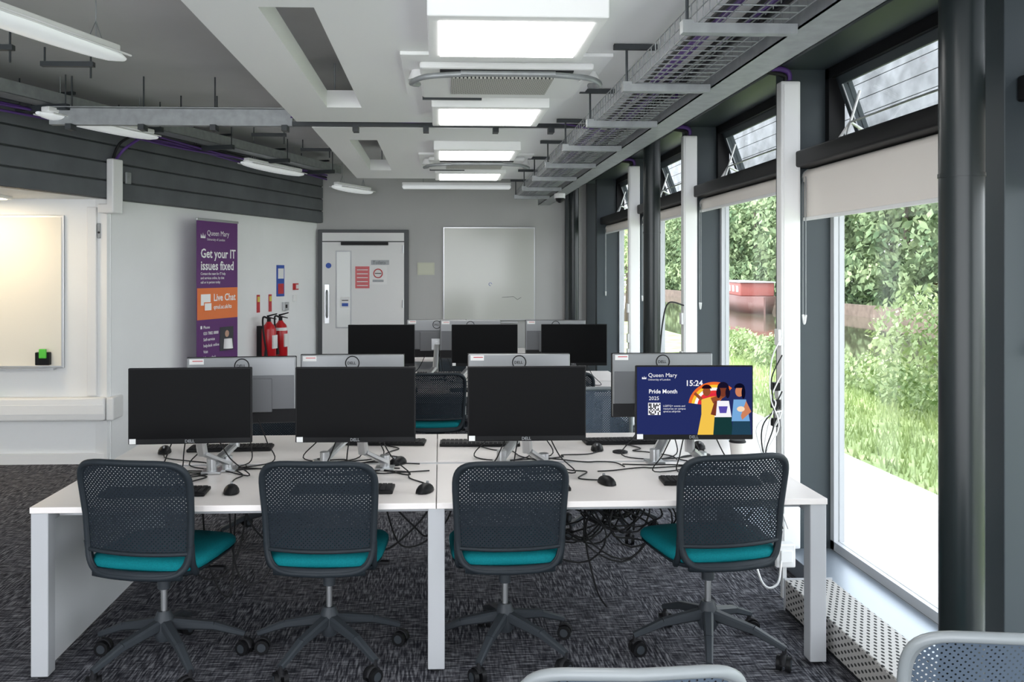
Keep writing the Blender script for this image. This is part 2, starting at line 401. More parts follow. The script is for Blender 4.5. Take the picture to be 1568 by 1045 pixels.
for y in (2.66,6.65,10.6):
    b=MB(); b.cyl((1.6,y,0),(1.6,y,CEIL),.064,M_pipe,32)
    for z in (.0,.30,1.95): b.cyl((1.6,y,z),(1.6,y,z+.012),.0665,M_pipe,32)
    b.cyl((1.6,y,0),(1.6,y,.02),.085,M_pipe,32)
    b.build('steel_pipe_column')
b=MB(); b.box(1.69,1.92,1.0,4.28,.012,.15,M_heater,.004); b.box(1.687,1.6898,1.02,4.26,.02,.145,M_heatS); b.box(1.685,1.925,4.28,4.29,.0,.155,M_leg); b.box(1.69,1.92,1.0,4.28,0,.012,M_blk2)
b.build('perforated_floor_heater')
b=MB(); b.box(1.70,1.80,4.42,4.48,.16,.28,M_white,.008); b.box(1.72,1.78,4.41,4.42,.19,.25,M_raft,.003); b.box(1.74,1.76,4.44,4.47,0,.17,M_white); b.tube(catmull([(1.72,4.41,.2),(1.68,4.36,.10),(1.60,4.36,.12),(1.56,4.5,.4)],8),.006,M_white,6); b.build('floor_socket_box')

# ---------------- back wall items ----------------
YB=11.475
b=MB()
b.box(-1.56,-.40,YB-.05,YB,0,2.20,M_doorf,.004)
b.box(-1.50,-.46,YB-.07,YB-.05,.01,2.04,M_door)
b.box(-1.50,-.46,YB-.065,YB-.05,2.055,2.16,M_door)
b.box(-1.26,-.66,YB-.11,YB-.07,2.0,2.04,M_black,.004)
b.box(-1.33,-1.13,YB-.074,YB-.07,.94,1.93,M_leg); b.box(-1.315,-1.145,YB-.076,YB-.073,.955,1.915,mat('door_glazing',(.60,.62,.60),.15)) 
b.box(-1.47,-1.41,YB-.08,YB-.07,1.0,1.50,M_alu,.002); b.tube([(-1.44,YB-.075,1.08),(-1.44,YB-.12,1.1),(-1.44,YB-.12,1.4),(-1.44,YB-.075,1.42)],.012,M_galv,8)
b.box(-1.08,-.90,YB-.074,YB-.07,1.45,1.73,M_red); b.box(-.90,-.68,YB-.074,YB-.07,1.50,1.74,M_paper)
b.box(-.88,-.65,YB-.075,YB-.07,1.75,1.81,M_galv); b.text('Toilets',.06,M_doorf,T(-.86,YB-.077,1.76)@RX)
b.cyl((-1.42,YB-.075,1.74),(-1.42,YB-.07,1.74),.035,M_blue,24)
b.tube([(-.79+.055*math.cos(2*PI*k/20),YB-.078,1.64+.055*math.sin(2*PI*k/20)) for k in range(20)],.007,M_red,6,True)
b.box(-.83,-.75,YB-.078,YB-.075,1.635,1.645,M_black); b.box(-.86,-.72,YB-.078,YB-.075,1.53,1.56,M_galv)
for k in range(5): b.box(-1.06,-.92,YB-.077,YB-.074,1.48+k*.05,1.49+k*.05,M_paper)
b.box(-1.27,-1.15,YB-.080,YB-.076,1.20,1.34,M_paper); b.box(-1.25,-1.17,YB-.082,YB-.080,1.22,1.26,M_blue); b.box(-1.25,-1.17,YB-.082,YB-.080,1.29,1.30,M_blk2)
for z in (.4,1.2,1.9): b.cyl((-.47,YB-.08,z),(-.47,YB-.08,z+.1),.012,M_alu,8)
b.build('door_1')
b=MB(); b.box(.04,1.23,YB-.02,YB,1.03,2.24,M_alu,.004); b.box(.055,1.215,YB-.025,YB-.019,1.045,2.225,M_wbback)
b.box(.3,1.0,YB-.07,YB-.02,1.0,1.02,M_alu,.004)
b.tube([(.65+.02*math.cos(k),YB-.027,1.5+.02*math.sin(k)) for k in (0,1,2,3,4,5)],.003,M_blue,5)
b.tube([(.8,YB-.027,1.33),(.95,YB-.027,1.34),(1.0,YB-.027,1.3),(1.05,YB-.027,1.33)],.002,M_blk2,5)
b.build('whiteboard')
b=MB(); b.box(-.29,-.07,YB-.006,YB,1.62,1.78,mat('notice_paper',(.55,.56,.45),.8)); b.box(-.27,-.09,YB-.007,YB-.006,1.64,1.76,mat('notice_inner',(.58,.59,.48),.8)); b.build('wall_notice')
b=MB(); b.cyl((1.3,9.6,2.51),(1.3,9.6,2.46),.06,M_white,20); b.tube([(1.3,9.6,2.46),(1.3,9.6,2.43),(1.3,9.6,2.41)],[.05,.04,.01],M_black,20); b.build('dome_security_camera')

# left wall items
b=MB()
b.box(0.001,.012,-1.05,-.88,1.37,1.74,M_blue,.002); b.box(.012,.014,-1.03,-.90,1.58,1.70,M_paper); b.box(.012,.014,-1.03,-.90,1.40,1.52,M_red)
b.build('fire_action_sign',C,ANG)
b=MB()
b.box(0.001,.04,-.66,-.58,1.44,1.52,M_red,.004); b.box(.04,.045,-.645,-.595,1.455,1.505,M_paper); b.box(0.001,.03,-.92,-.80,1.20,1.30,M_alu,.003); b.box(.03,.035,-.88,-.85,1.23,1.27,M_blk2)
b.box(0.001,.03,-.66,-.60,1.30,1.38,M_white,.003)
b.build('wall_switch',C,ANG)
def ext(y,col):
    b=MB(); x=.14
    b.tube([(x,y,.66),(x,y,.67),(x,y,1.0),(x,y,1.05),(x,y,1.08),(x,y,1.10)],[.07,.08,.08,.065,.035,.025],M_red,20)
    b.cyl((x,y,1.10),(x,y,1.15),.022,M_blk2,12); b.beam((x-.02,y,1.16),(x+.1,y,1.19),.02,.02,.02,.012,M_blk2); b.beam((x-.02,y,1.15),(x+.09,y,1.13),.02,.015,.02,.01,M_blk2)
    b.tube(catmull([(x,y,1.13),(x-.02,y-.09,1.15),(x,y-.12,1.0),(x+.02,y-.10,.80)],6),.011,M_blk2,8)
    b.cyl((x+.02,y-.1,.80),(x+.02,y-.1,.72),.012,M_blk2,8,.022)
    b.box(x+.06,x+.084,y-.045,y+.045,.80,.95,M_paper,.002); b.cyl((x,y,.985),(x,y,1.02),.082,col,20,.078)
    b.box(.001,.07,y-.03,y+.03,.62,1.05,M_blk2,.003); b.box(.06,.2,y-.05,y+.05,.64,.66,M_blk2)
    b.build('fire_extinguisher',C,ANG)
ext(-1.46,M_red); ext(-1.2,M_paper)
b=MB()
for y in (-1.46,-1.2):
    b.box(.0012,.01,y-.03,y+.03,1.20,1.40,M_red,.002); b.box(.01,.011,y-.025,y+.025,1.32,1.38,mat('sign_yellow',(.7,.6,.1),.6))
b.build('extinguisher_sign',C,ANG)
b=MB(); b.box(.091,.16,-4.05,-3.92,2.22,2.62,M_white,.01); b.box(.001,.16,-4.05,-3.92,2.16,2.24,M_white,.01); b.box(.16,.18,-3.90,-3.84,2.42,2.52,M_galv,.004)
b.tube(catmull([(.12,-3.98,2.6),(.16,-3.9,2.72),(.35,-3.9,2.82)],6),.014,M_pcable,6); b.tube(catmull([(.11,-4.0,2.6),(.15,-3.95,2.76),(.35,-3.98,2.83)],6),.012,M_cable,6)
b.build('vertical_cable_trunking',C,ANG)
b=MB(); Y=7.829
b.box(-4.55,-3.24,Y-.025,Y,.83,2.15,M_alu,.004); b.box(-4.53,-3.26,Y-.03,Y-.024,.85,2.13,M_wbw); b.box(-4.5,-3.3,Y-.09,Y-.03,.82,.835,M_alu)
b.build('whiteboard')
b=MB(); b.box(-3.46,-3.34,Y-.08,Y-.031,.86,.97,M_black,.006); b.box(-3.42,-3.36,Y-.10,Y-.075,.92,1.0,M_green,.006); b.build('marker_holder')
b=MB(); b.box(-5.2,-2.87,Y-.10,Y,.38,.58,M_white,.02,3); b.box(-5.2,-2.87,Y-.104,Y-.1,.44,.52,M_raft,.002); b.box(-2.865,-2.80,Y-.08,Y+.2,.38,.58,M_white,.015); b.build('dado_rail_trunking')
b=MB(); b.box(-3.95,-3.80,Y-.07,Y-.02,.58,.61,M_green,.008,3); b.box(-3.95,-3.80,Y-.07,Y-.02,.6101,.622,M_blk2,.004); b.build('board_eraser')
b=MB(); b.box(-3.04,-2.96,Y-.04,Y,.59,2.22,M_white,.006); b.box(-2.955,-2.93,Y-.03,Y,1.95,2.08,M_galv,.003); b.cyl((-2.94,Y-.035,2.0),(-2.94,Y-.03,2.0),.01,M_blk2,8); b.build('corner_cable_trunking')
b=MB(); b.box(-4.15,-3.55,6.95,7.55,2.262,2.289,M_white,.005); b.box(-4.12,-3.58,6.98,7.52,2.258,2.2619,emit('warm_panel',(1,.80,.52),15)); b.build('alcove_ceiling_light')

# ---------------- roll-up banner ----------------
b=MB(); L=.70; k=0
b.box(0,L,-.003,.003,.08,2.17,M_purple); b.box(-.01,L+.01,-.012,.012,2.16,2.185,M_alu,.004); b.box(-.02,L+.02,-.06,.06,0,.09,M_alu,.015,3)
b.cyl((L/2,.02,.08),(L/2,.02,2.16),.008,M_alu,8)
for x in (.1,L-.1): b.box(x-.03,x+.03,-.16,.16,0,.012,M_alu)
b.box(.002,L-.002,-.0045,-.003,1.19,1.50,M_orange)
def tx(s,size,x,z,bold=.0,m=M_txt): b.text(s,size,m,T(x,-.006,z)@RX,bold=bold)
tx('Queen Mary',.075,.16,2.02); tx('University of London',.036,.16,1.97); crown(b,.095,-.006,1.99,.055,M_txt)
tx('Get your IT',.125,.055,1.80,.02); tx('issues fixed',.125,.055,1.68,.02)
for i in range(3): tx(('Contact the team for IT help','and services online, by chat','call or in person today')[i],.036,.055,1.63-.042*i,.01)
tx('Live Chat',.10,.27,1.37,.02); tx('qmul.ac.uk/its',.058,.27,1.29,.02)
b.box(.06,.22,-.006,-.0046,1.33,1.44,M_txt); b.box(.11,.24,-.0075,-.006,1.27,1.36,M_orange); b.box(.12,.23,-.009,-.0076,1.28,1.35,M_txt)
b.box(.38,.62,-.006,-.003,.86,1.10,mat('photo_dark',(.03,.03,.04),.5)); b.tube([(.5,-.008,.88),(.5,-.008,.98)],[.06,.05],M_txt,10); b.cyl((.5,-.007,1.03),(.5,-.010,1.03),.035,mat('photo_skin',(.5,.3,.22),.6),14)
for i,t_ in enumerate(('Phone','020 7882 8888','Self-service','helpdesk online','Visit','Library desk')): tx(t_,.042,.10,1.10-.06*i,.01)
b.box(.055,.08,-.006,-.003,1.10,1.13,M_txt)
b.build('roll_up_banner',(-2.35,8.7,0),70)

# ---------------- desks ----------------
def desk(name,x0,x1,y0,y1,panel=True):
    b=MB(); z=.705
    xm=(x0+x1)/2; ym=(y0+y1)/2
    for (a,c) in ((x0,xm-.002),(xm+.002,x1)):
        b.box(a,c,y0,ym-.03,z-.025,z,M_desk,.002); b.box(a,c,ym+.03,y1,z-.025,z,M_desk,.002)
    b.box(x0+.02,x1-.02,ym-.03,ym+.03,z-.03,z-.006,M_leg)
    for x in (x0+.0,xm-.035,x1-.07):
        for y in (y0+.01,y1-.08): b.box(x,x+.07,y,y+.07,.012,z-.026,M_leg,.004); b.cyl((x+.035,y+.035,0),(x+.035,y+.035,.015),.022,M_blk2,10)
        b.box(x+.01,x+.06,y0+.08,y1-.08,z-.075,z-.026,M_leg)
    for y in (y0+.12,y1-.16): b.box(x0+.07,x1-.07,y,y+.04,z-.065,z-.026,M_leg)
    if panel: b.box(x0+.02,x0+.04,y0+.08,y1-.08,.02,z-.026,M_deskunder)
    b.box(x0+.3,x1-.3,ym-.09,ym-.085,z-.17,z-.03,M_leg); b.box(x0+.3,x1-.3,ym-.09,ym+.09,z-.175,z-.17,M_leg)
    b.build(name)
desk('desk_bench',-1.66,1.63,3.67,5.23)
desk('desk_bench',-.95,1.62,6.95,8.5)
desk('desk_bench',-.55,1.3,9.7,11.1,False)

# ---------------- monitors ----------------
def monitor(screen=False,armdir=1):
    b=MB(); w=.27; z0,z1=.185,.525
    b.box(-w,w,-.008,.010,z0,z1,M_black,.004)
    b.box(-w+.006,w-.006,-.0095,-.008,z0+.024,z1-.006,M_scr)
    b.box(-w+.002,w-.002,.010,.028,z0+.004,z1-.002,M_silver,.007)
    b.box(-.258,.258,.028,.031,z0+.076,z1-.095,M_silvd,.001); b.box(-.15,.15,.031,.040,z0+.06,z1-.11,M_silvd,.004)
    b.box(-w+.004,w-.004,.0275,.030,z0+.006,z0+.075,M_blk2)
    b.tube([(.035*math.cos(2*PI*k/24),.0285,z1-.045+.035*math.sin(2*PI*k/24)) for k in range(24)],.003,M_black,6,True)
    b.text('DELL',.020,M_black,T(.026,.0288,z1-.052)@Matrix.Rotation(PI,4,'Z')@RX,bold=.02)
    b.box(w-.085,w-.015,.0282,.0295,z1-.035,z1-.008,M_paper); b.box(w-.08,w-.03,.0295,.030,z1-.02,z1-.016,M_red)
    b.text('DELL',.019,M_silver,T(-.024,-.0085,z0+.006)@RX,bold=.02)
    b.box(-w+.006,-w+.034,-.0105,-.0095,z0+.003,z0+.026,M_paper)
    b.box(-.05,.05,.040,.052,z0+.07,z0+.17,M_alu,.003)
    b.cyl((0,.05,z0+.12),(0,.10,z0+.12),.022,M_alu,14)
    ax=.05*armdir
    b.beam((0,.10,z0+.12),(ax*.4,.16,.10),.045,.03,.045,.03,M_alu); b.beam((ax*.4,.15,.11),(ax*2.2,.28,.035),.05,.022,.05,.022,M_alu)
    b.cyl((ax*2.2,.28,.0),(ax*2.2,.28,.07),.024,M_alu,16); b.box(ax*2.2-.045,ax*2.2+.045,.23,.32,.001,.013,M_alu,.003)
    for s_ in (-.08,-.03,.1):
        b.tube(catmull([(s_,.045,z0+.03),(s_*1.6,.07,.10),(s_*2.2+.02,.12,.01),(ax*2,.24,.008)],6),.0032,M_cable,5)
    if screen:
        W=.528; H=.31; ly=[-.0097]
        cols={}
        def cm(c):
            if c not in cols: cols[c]=emit('screen_%d'%len(cols),tuple((x/255)**2.2 for x in c),1.0)
            return cols[c]
        def pt(u,v): return (-W/2+u/176*W, ly[0], z1-.006-v/100*H)
        def poly(p,c):
            ly[0]-=.00012; b.add([pt(*q) for q in p],[list(range(len(p)))],cm(c))
        def ell(u,v,ru,rv,c,a0=0,a1=360):
            pp=[(u+ru*math.cos(math.radians(a)),v-rv*math.sin(math.radians(a))) for a in [a0+(a1-a0)*i/20 for i in range(21 if a1-a0<360 else 20)]]
            if a1-a0<360: pp.append((u,v))
            poly(pp,c)
        def t_(s,u,v,sz,bold=0):
            ly[0]-=.00012; q=pt(u,v); b.text(s,sz,cm((245,245,250)),T(*q)@RX,bold=bold)
        poly([(0,0),(176,0),(176,100),(0,100)],(42,50,98))
        t_('Queen Mary',17,15,.026); t_('University of London',17,20,.012); q=pt(11,18); crown(b,q[0],q[1]-.0001,q[2],.014,cm((245,245,250)))
        t_('15:24',74,28,.036,.02); t_('Pride Month',18,39,.026,.02); t_('2025',18,49,.024)
        t_('LGBTQ+ events and',40,59,.012); t_('resources on campus',40,63,.012); t_('qmul.ac.uk/pride',40,67,.012)
        poly([(17,53),(36,53),(36,71),(17,71)],(245,245,250))
        for i in range(8):
            for j in range(8):
                if random.random()<.5: poly([(18+i*2.2,54+j*2.1),(20+i*2.2,54+j*2.1),(20+i*2.2,56+j*2.1),(18+i*2.2,56+j*2.1)],(20,20,30))
        for i,c in enumerate(((240,110,50),(250,200,60),(250,250,250),(230,60,60),(225,50,70),(245,130,50),(90,150,220))):
            ell(118,58,40-i*4.6,(36-i*4.2),c,48,172)
        sk=(150,80,50); sk2=(205,130,95)
        poly([(98,48),(112,44),(120,60),(122,100),(92,100),(98,70)],(244,196,80)); ell(106,36,6,7,sk); ell(106,32,7.5,6,(40,20,30),0,180); poly([(112,46),(130,40),(134,44),(116,54)],sk)
        poly([(97,50),(86,40),(89,37),(100,46)],sk)
        poly([(121,50),(140,50),(144,74),(118,74)],(245,245,250)); poly([(118,74),(144,74),(146,100),(116,100)],(30,60,60)); ell(131,36,7,8,(120,60,45)); ell(131,31,9,9,(30,25,45),0,180); ell(124,38,3.5,8,(30,25,45)); ell(138,38,3.5,8,(30,25,45))
        poly([(124,58),(138,58),(136,68),(126,68)],(90,80,170)); poly([(118,50),(122,50),(120,72),(112,70)],(120,60,45))
        poly([(147,48),(166,48),(172,80),(144,80)],(120,170,220)); poly([(146,80),(172,80),(174,100),(144,100)],(40,70,90)); ell(156,36,6.5,8,sk2); ell(156,31,8,7,(20,20,40),0,180); ell(162,38,3,9,(20,20,40)); poly([(166,50),(174,66),(160,78),(158,72)],sk2); ell(158,62,6,4,(250,220,190))
    return b.mesh('computer_monitor')
MON=monitor(); MONS=monitor(True); DZ=.7055
def mon(x,y,rz=0,scr=False,dz=0): 
    o=place(MONS if scr else MON,'computer_monitor',(x,y,DZ+dz),rz); return o
mon(-1.115,4.03,3); mon(-.38,4.03,-1); mon(.395,4.03,0); mon(1.165,4.03,-2,True)
for x,y,r in ((-1.00,4.55,186),(-.455,4.67,180),(.415,4.67,180),(1.175,4.67,181)): mon(x,y,r)
mon(-.475,7.25,0); mon(.365,7.25,0); mon(1.10,7.25,-2)
mon(.27,7.9,180); mon(1.03,7.9,180); mon(-.03,8.02,183)

# ---------------- chairs ----------------
def chair(fr=M_chair,pf=M_perf):
    b=MB()
    b.tube([(0,0,.10),(0,0,.13),(0,0,.19),(0,0,.22)],[.03,.045,.038,.026],M_base,20)
    b.cyl((0,0,.21),(0,0,.33),.013,M_alu,16); b.cyl((0,0,.31),(0,0,.40),.026,M_base,18)
    for i in range(5):
        a=2*PI*i/5+PI/2+.18; c_,s_=math.cos(a),math.sin(a)
        b.beam((c_*.03,s_*.03,.165),(c_*.19,s_*.19,.135),.045,.045,.036,.032,M_base); b.beam((c_*.19,s_*.19,.135),(c_*.315,s_*.315,.085),.036,.032,.026,.022,M_base)
        b.cyl((c_*.31,s_*.31,.05),(c_*.31,s_*.31,.09),.009,M_blk2,8)
        ra=a+1.1+i*.7; t=Vector((math.cos(ra),math.sin(ra),0)); ct=Vector((c_*.31,s_*.31,.031))+Vector((-t.y,t.x,0))*.012
        for sg in (-1,1):
            b.cyl(ct+t*sg*.008,ct+t*sg*.027,.030,M_black,18); b.cyl(ct+t*sg*.027,ct+t*sg*.029,.018,M_base,12)
        n=t; d=Vector((-t.y,t.x,0)); rg=[]
        for k in range(7):
            an=PI*k/6*.8; p=ct+d*math.cos(an)*.033+Vector((0,0,1))*math.sin(an)*.033; rg.append([p-n*.012,p+n*.012,p+n*.012+Vector((0,0,.004)),p-n*.012+Vector((0,0,.004))])
        b.rings(rg,M_blk2)
    b.box(-.08,.08,-.10,.10,.385,.425,M_base,.012,3); b.tube([(.08,.02,.40),(.22,.03,.395)],.006,M_blk2,6); b.box(.19,.25,.015,.045,.388,.402,M_blk2,.004)
    def ring(z,sx,sy,c=(0,0.02)): return [(x,y,z-.012*max(0,(y-.12)/.12)**2) for x,y in superell(40,sx,sy,4.5,c)]
    b.rings([ring(.415,.16,.15),ring(.42,.205,.205),ring(.436,.228,.228),ring(.446,.232,.232)],fr)
    b.rings([ring(.446,.225,.226),ring(.458,.236,.236),ring(.475,.235,.235),ring(.488,.222,.222),ring(.494,.19,.19),ring(.494,.10,.10),ring(.492,.02,.02)],M_teal)
    zc,hz=.653,.223
    def bk(p,q,off=0):
        z=zc+q*hz; w=.220+.012*q+.006*q*q
        x=p*w; t=(q+1)/2
        y=-.235-.045*t+.02*math.sin(t*PI)+.042*p*p
        return Vector((x,y-off,z))
    N=48; bd=superell(N,1,1,5.5)
    loop=[bk(p,q) for p,q in bd]
    b.tube(loop,.0125,fr,10,True)
    rg=[]
    for p,q in bd:
        rg.append([bk(p*1.03,q*1.03,.004),bk(p*.94,q*.95,.004),bk(p*.94,q*.95,-.006),bk(p*1.03,q*1.03,-.006)])
    b.rings(rg,fr,True,True)
    vs=[];fs=[];nu,nv=20,20
    for j in range(nv+1):
        q=-.60+(1.56)*j/nv
        qq=max(abs(q),0.0); lim=(1-min(qq,.999)**5.5)**(1/5.5)*.975
        for i in range(nu+1): vs.append(bk((-1+2*i/nu)*lim,q,.0))
    for j in range(nv):
        for i in range(nu): a=j*(nu+1)+i; fs.append((a,a+1,a+nu+2,a+nu+1))
    b.add(vs,fs,pf,True)
    b.tube([bk(-.97+1.94*i/16,-.60) for i in range(17)],.009,fr,8)
    rg=[]
    for i in range(17):
        p=-.86+1.72*i/16; c=bk(p,-.97)
        rg.append([c+Vector((0,-.008,.018)),c+Vector((0,.01,.018)),c+Vector((0,.01,-.016)),c+Vector((0,-.008,-.016))])
    b.rings(rg,fr)
    for s in (-1,1):
        b.tube(catmull([bk(s*1.0,-.45),bk(s*.99,-.8)+Vector((0,.02,0)),Vector((s*.20,-.12,.425)),Vector((s*.12,0,.405)),Vector((s*.06,.03,.40))],6),[.014]*25,fr,8)
    return b.mesh('office_chair')
CH=chair(); CHL=chair(M_chairL,M_perfL)
for x,y,r,s in ((-1.165,3.81,-12,1.04),(-.475,3.84,-4,1.02),(.282,3.85,2,1.01),(1.165,3.82,10,1.04)): place(CH,'office_chair',(x,y,0),r,s)
for x,y,r in ((-1.05,5.62,178),(1.07,5.65,185),(-.045,7.08,4),(.98,7.1,-3),(.25,8.95,190)): place(CH if x<1.05 else CHL,'office_chair',(x,y,0),r)
place(CHL,'office_chair',(.385,1.99,0),0); place(CHL,'office_chair',(1.265,2.12,0),-4)

# ---------------- desk items ----------------
def kbd():
    b=MB(); b.box(-.22,.22,-.065,.065,0.001,.016,M_black,.004)
    for r in range(5):
        for c in range(18): b.box(-.212+c*.0236,-.212+c*.0236+.020,-.056+r*.0225,-.056+r*.0225+.019,.016,.021,M_blk2)
    return b.mesh('keyboard')
def mouse():
    b=MB(); rg=[]
    for i in range(13):
        t=i/12; y=-.06+.12*t; e=math.sqrt(max(0.0,1-(2*t-1)**2))*.97+.03; w=.034*e**.7; h=.038*e**.8*(1-.15*t)
        rg.append([(w*math.cos(a),y,.002+h*max(0,math.sin(a))) for a in [2*PI*k/16 for k in range(16)]])
    b.rings(rg,M_black); b.cyl((-.004,.03,.034),(.004,.03,.034),.007,M_silver,12); return b.mesh('computer_mouse')
KB=kbd(); MS=mouse()
for x,y,r in ((-1.22,3.87,2),(-.42,3.89,-2),(.35,3.90,0),(1.22,3.97,-3),(-1.12,4.82,183),(.22,4.90,178),(-.30,4.95,175),(1.02,4.92,182),(.0,8.25,180),(1.1,7.05,0),(-.4,7.1,0),(.3,7.1,0)):
    place(KB,'keyboard',(x,y,DZ),r)
for x,y,r in ((-.90,3.88,10),(-.065,3.86,-20),(.75,3.97,15),(.84,4.72,170),(-.21,4.42,150),(-1.45,4.75,190),(1.40,4.75,170),(1.50,4.0,0),(.72,7.05,0)):
    place(MS,'computer_mouse',(x,y,DZ),r)
b=MB()
for x,y in ((-1.02,4.32),(.95,4.65),(1.36,4.55),(-.6,4.5),(.5,4.55)):
    b.tube([(x,y,DZ),(x,y,DZ+.008),(x,y,DZ+.011)],[.04,.04,.03],M_alu if x<.6 else M_blk2,20); b.cyl((x,y,DZ+.011),(x,y,DZ+.014),.018,M_cable,12)
b.build('desk_cable_grommets')
b=MB(); zc=DZ+.004
def surf(x0,y0,x1,y1,seed,n=5,amp=.07):
    rr=random.Random(seed); P=[]
    for i in range(n+1):
        t=i/n; a=amp if 0<i<n else 0
        P.append((min(1.6,max(-1.6,x0+(x1-x0)*t+rr.uniform(-a,a))),y0+(y1-y0)*t+rr.uniform(-a,a)*.6,zc))
    b.tube(catmull(P,7),.0032,M_cable,5)
for i,(x0,y0_,x1,y1_) in enumerate(((-.9,3.93,-1.0,4.4),(-.065,3.91,-.25,4.4),(.75,4.02,.5,4.4),(-.42,3.96,-.25,4.35),(1.22,4.04,1.28,4.4),(-1.22,3.95,-.95,4.4),(.84,4.67,.5,4.42),(1.4,4.7,1.25,4.4),(-.21,4.38,-.3,4.3),
    (-1.45,4.7,-1.1,4.4),(.22,4.83,.5,4.45),(-.3,4.88,-.2,4.45),(1.02,4.85,1.2,4.45),(.35,3.97,.52,4.3),(-.6,4.5,-.1,4.4),(.5,4.55,.9,4.3),(.75,4.2,1.2,4.3),(-.8,4.35,-1.3,4.3),(-.7,4.2,-.3,4.5),(-.55,4.2,-.05,4.25),(.1,4.3,.6,4.2),(.9,4.35,1.5,4.25),(-1.3,4.2,-.8,4.4))): surf(x0,y0_,x1,y1_,i)
b.build('desk_cables')
b=MB()
def hang(x0,y0,x1,y1,sag,z=.66,s=0):
    P=[(x0+(x1-x0)*t+.02*math.sin(7*t+s),y0+(y1-y0)*t,z-sag*4*t*(1-t)+.015*math.sin(9*t+s)) for t in [i/6 for i in range(7)]]
    b.tube(catmull(P,6),.0045,M_cable,6)
for i in range(16): hang(.50+.024*i,4.1+.05*(i%3),1.0+.03*(i%4)-.02*(i//8),4.2+.025*i,.10+.022*(i%8),s=i*1.7)
rr=random.Random(3)
for i in range(14):
    cx=.76+rr.uniform(-.18,.20); cz=.49+rr.uniform(-.07,.07); ra=rr.uniform(.07,.14); ph=rr.uniform(0,6); yy=4.15+rr.uniform(-.06,.12)
    b.tube([(cx+ra*1.3*math.cos(2*PI*k/20+ph),yy+.04*math.sin(4*PI*k/20+ph),cz+ra*math.sin(2*PI*k/20+ph)+.015*math.sin(6*PI*k/20)) for k in range(20)],.0045,M_cable,6,True)
hang(-.42,4.0,-.02,4.1,.25,s=1); hang(-.3,4.2,.08,4.2,.30,s=2); hang(-1.2,4.1,-.9,4.3,.45,s=3); hang(-1.1,4.2,-.95,4.3,.55,s=4); hang(.05,4.2,.4,4.2,.3,s=5); hang(1.2,4.2,1.5,4.5,.3,s=8); hang(-.95,4.0,-.72,4.1,.42,s=9)
hang(-.9,4.1,-.6,4.2,.30,s=11); hang(-.25,4.05,.1,4.1,.20,s=12); hang(1.3,4.1,1.55,4.2,.22,s=13)
b.tube(catmull([(.72,4.3,.64),(.70,4.28,.4),(.76,4.3,.12),(.82,4.35,.008)],6),.005,M_cable,6)
b.build('under_desk_cables')
b=MB(); b.tube([(0,0,.001),(0,0,.004),(0,0,.095)],[.028,.029,.040],M_kraft,24); b.tube([(0,0,.095),(0,0,.10),(0,0,.108)],[.042,.042,.037],M_blk2,24); b.build('paper_cup',(1.50,4.42,DZ))
b=MB()
for k in range(5):
    z0=1.30-.1*k; b.tube(catmull([(1.885,4.82,z0),(1.82,4.80,z0-.12),(1.80+.015*k,4.77,.98-.02*k),(1.84-.03*k,4.75,.82),(1.75,4.72,.64),(1.72+.03*k,4.62,.3)],7),.004,M_cable if k%2 else M_white,6)
for z in (.9,1.0,.8): b.box(1.845,1.885,4.84,4.89,z,z+.045,M_black,.004)
b.tube(catmull([(1.885,6.8,1.4),(1.75,6.74,1.42),(1.70,6.73,1.25),(1.68,6.8,.9),(1.6,6.9,.7)],7),.006,M_cable,6)
b.build('hanging_wall_cables')

# ---------------- exterior ----------------
M_grass=leaf_mat('grass',(.26,.34,.13),(.48,.56,.28),2.5); M_leafA=leaf_mat('leaf_bright',(.20,.29,.12),(.52,.59,.33),2.0); M_leafB=leaf_mat('leaf_tree',(.10,.16,.08),(.34,.42,.23),.8)
M_path=mat('pale_path',(.74,.72,.68),.9,var=.05,scale=3)
b=MB(); b.box(2.35,3.74,-6,40,-.12,-.02,M_path); b.build('path_outside')
b=MB(); b.box(3.75,6.49,-6,45,-.5,-.03,M_grass)
for i in range(12000):
    x=3.75+2.6*random.random(); y=3+14*random.random(); h=.03+.07*random.random(); a=random.random()*6.3; w=.01; dx,dy=math.cos(a)*w,math.sin(a)*w
    b.add([(x-dx,y-dy,-.03),(x+dx,y+dy,-.03),(x+random.uniform(-.04,.04),y+random.uniform(-.04,.04),h)],[(0,1,2)],M_grass)
b.build('grass_bank')
b=MB(); b.box(20.01,60,-6,110,-.5,.0,M_leafB)
b.box(19.8,20.0,-6,110,-.6,.10,mat('canal_brick_wall',(.20,.15,.12),.9,var=.25,scale=3)); b.build('far_bank_ground')
b=MB(); b.box(6.5,19.79,-6,110,-.6,-.45,mat('canal_water',(.10,.095,.06),.04,var=.2,scale=.5,bump=.15)); b.build('canal_water')
def leaves(name,blobs,m,size,trunks=()):
    b=MB()
    for (x,y,z,rx,ry,rz,n) in blobs:
        for i in range(n):
            v=Vector((random.gauss(0,1),random.gauss(0,1),random.gauss(0,1))).normalized()*random.uniform(.6,1.0)
            p=Vector((x+v.x*rx,y+v.y*ry,max(.0,z+v.z*rz))); s=size*random.uniform(.6,1.4)
            a=Vector((random.gauss(0,1),random.gauss(0,1),random.gauss(0,1))).normalized(); c=a.orthogonal().normalized(); d=a.cross(c)
            b.add([p+c*s,p+d*s*.45,p-c*s,p-d*s*.45],[(0,1,2,3)],m)
    for (x,y,h,r) in trunks: b.tube([(x,y,-.4),(x+.1,y,h*.5),(x,y,h)],[r,r*.7,r*.3],mat('bark',(.08,.06,.045),.9),10)
    b.build(name)
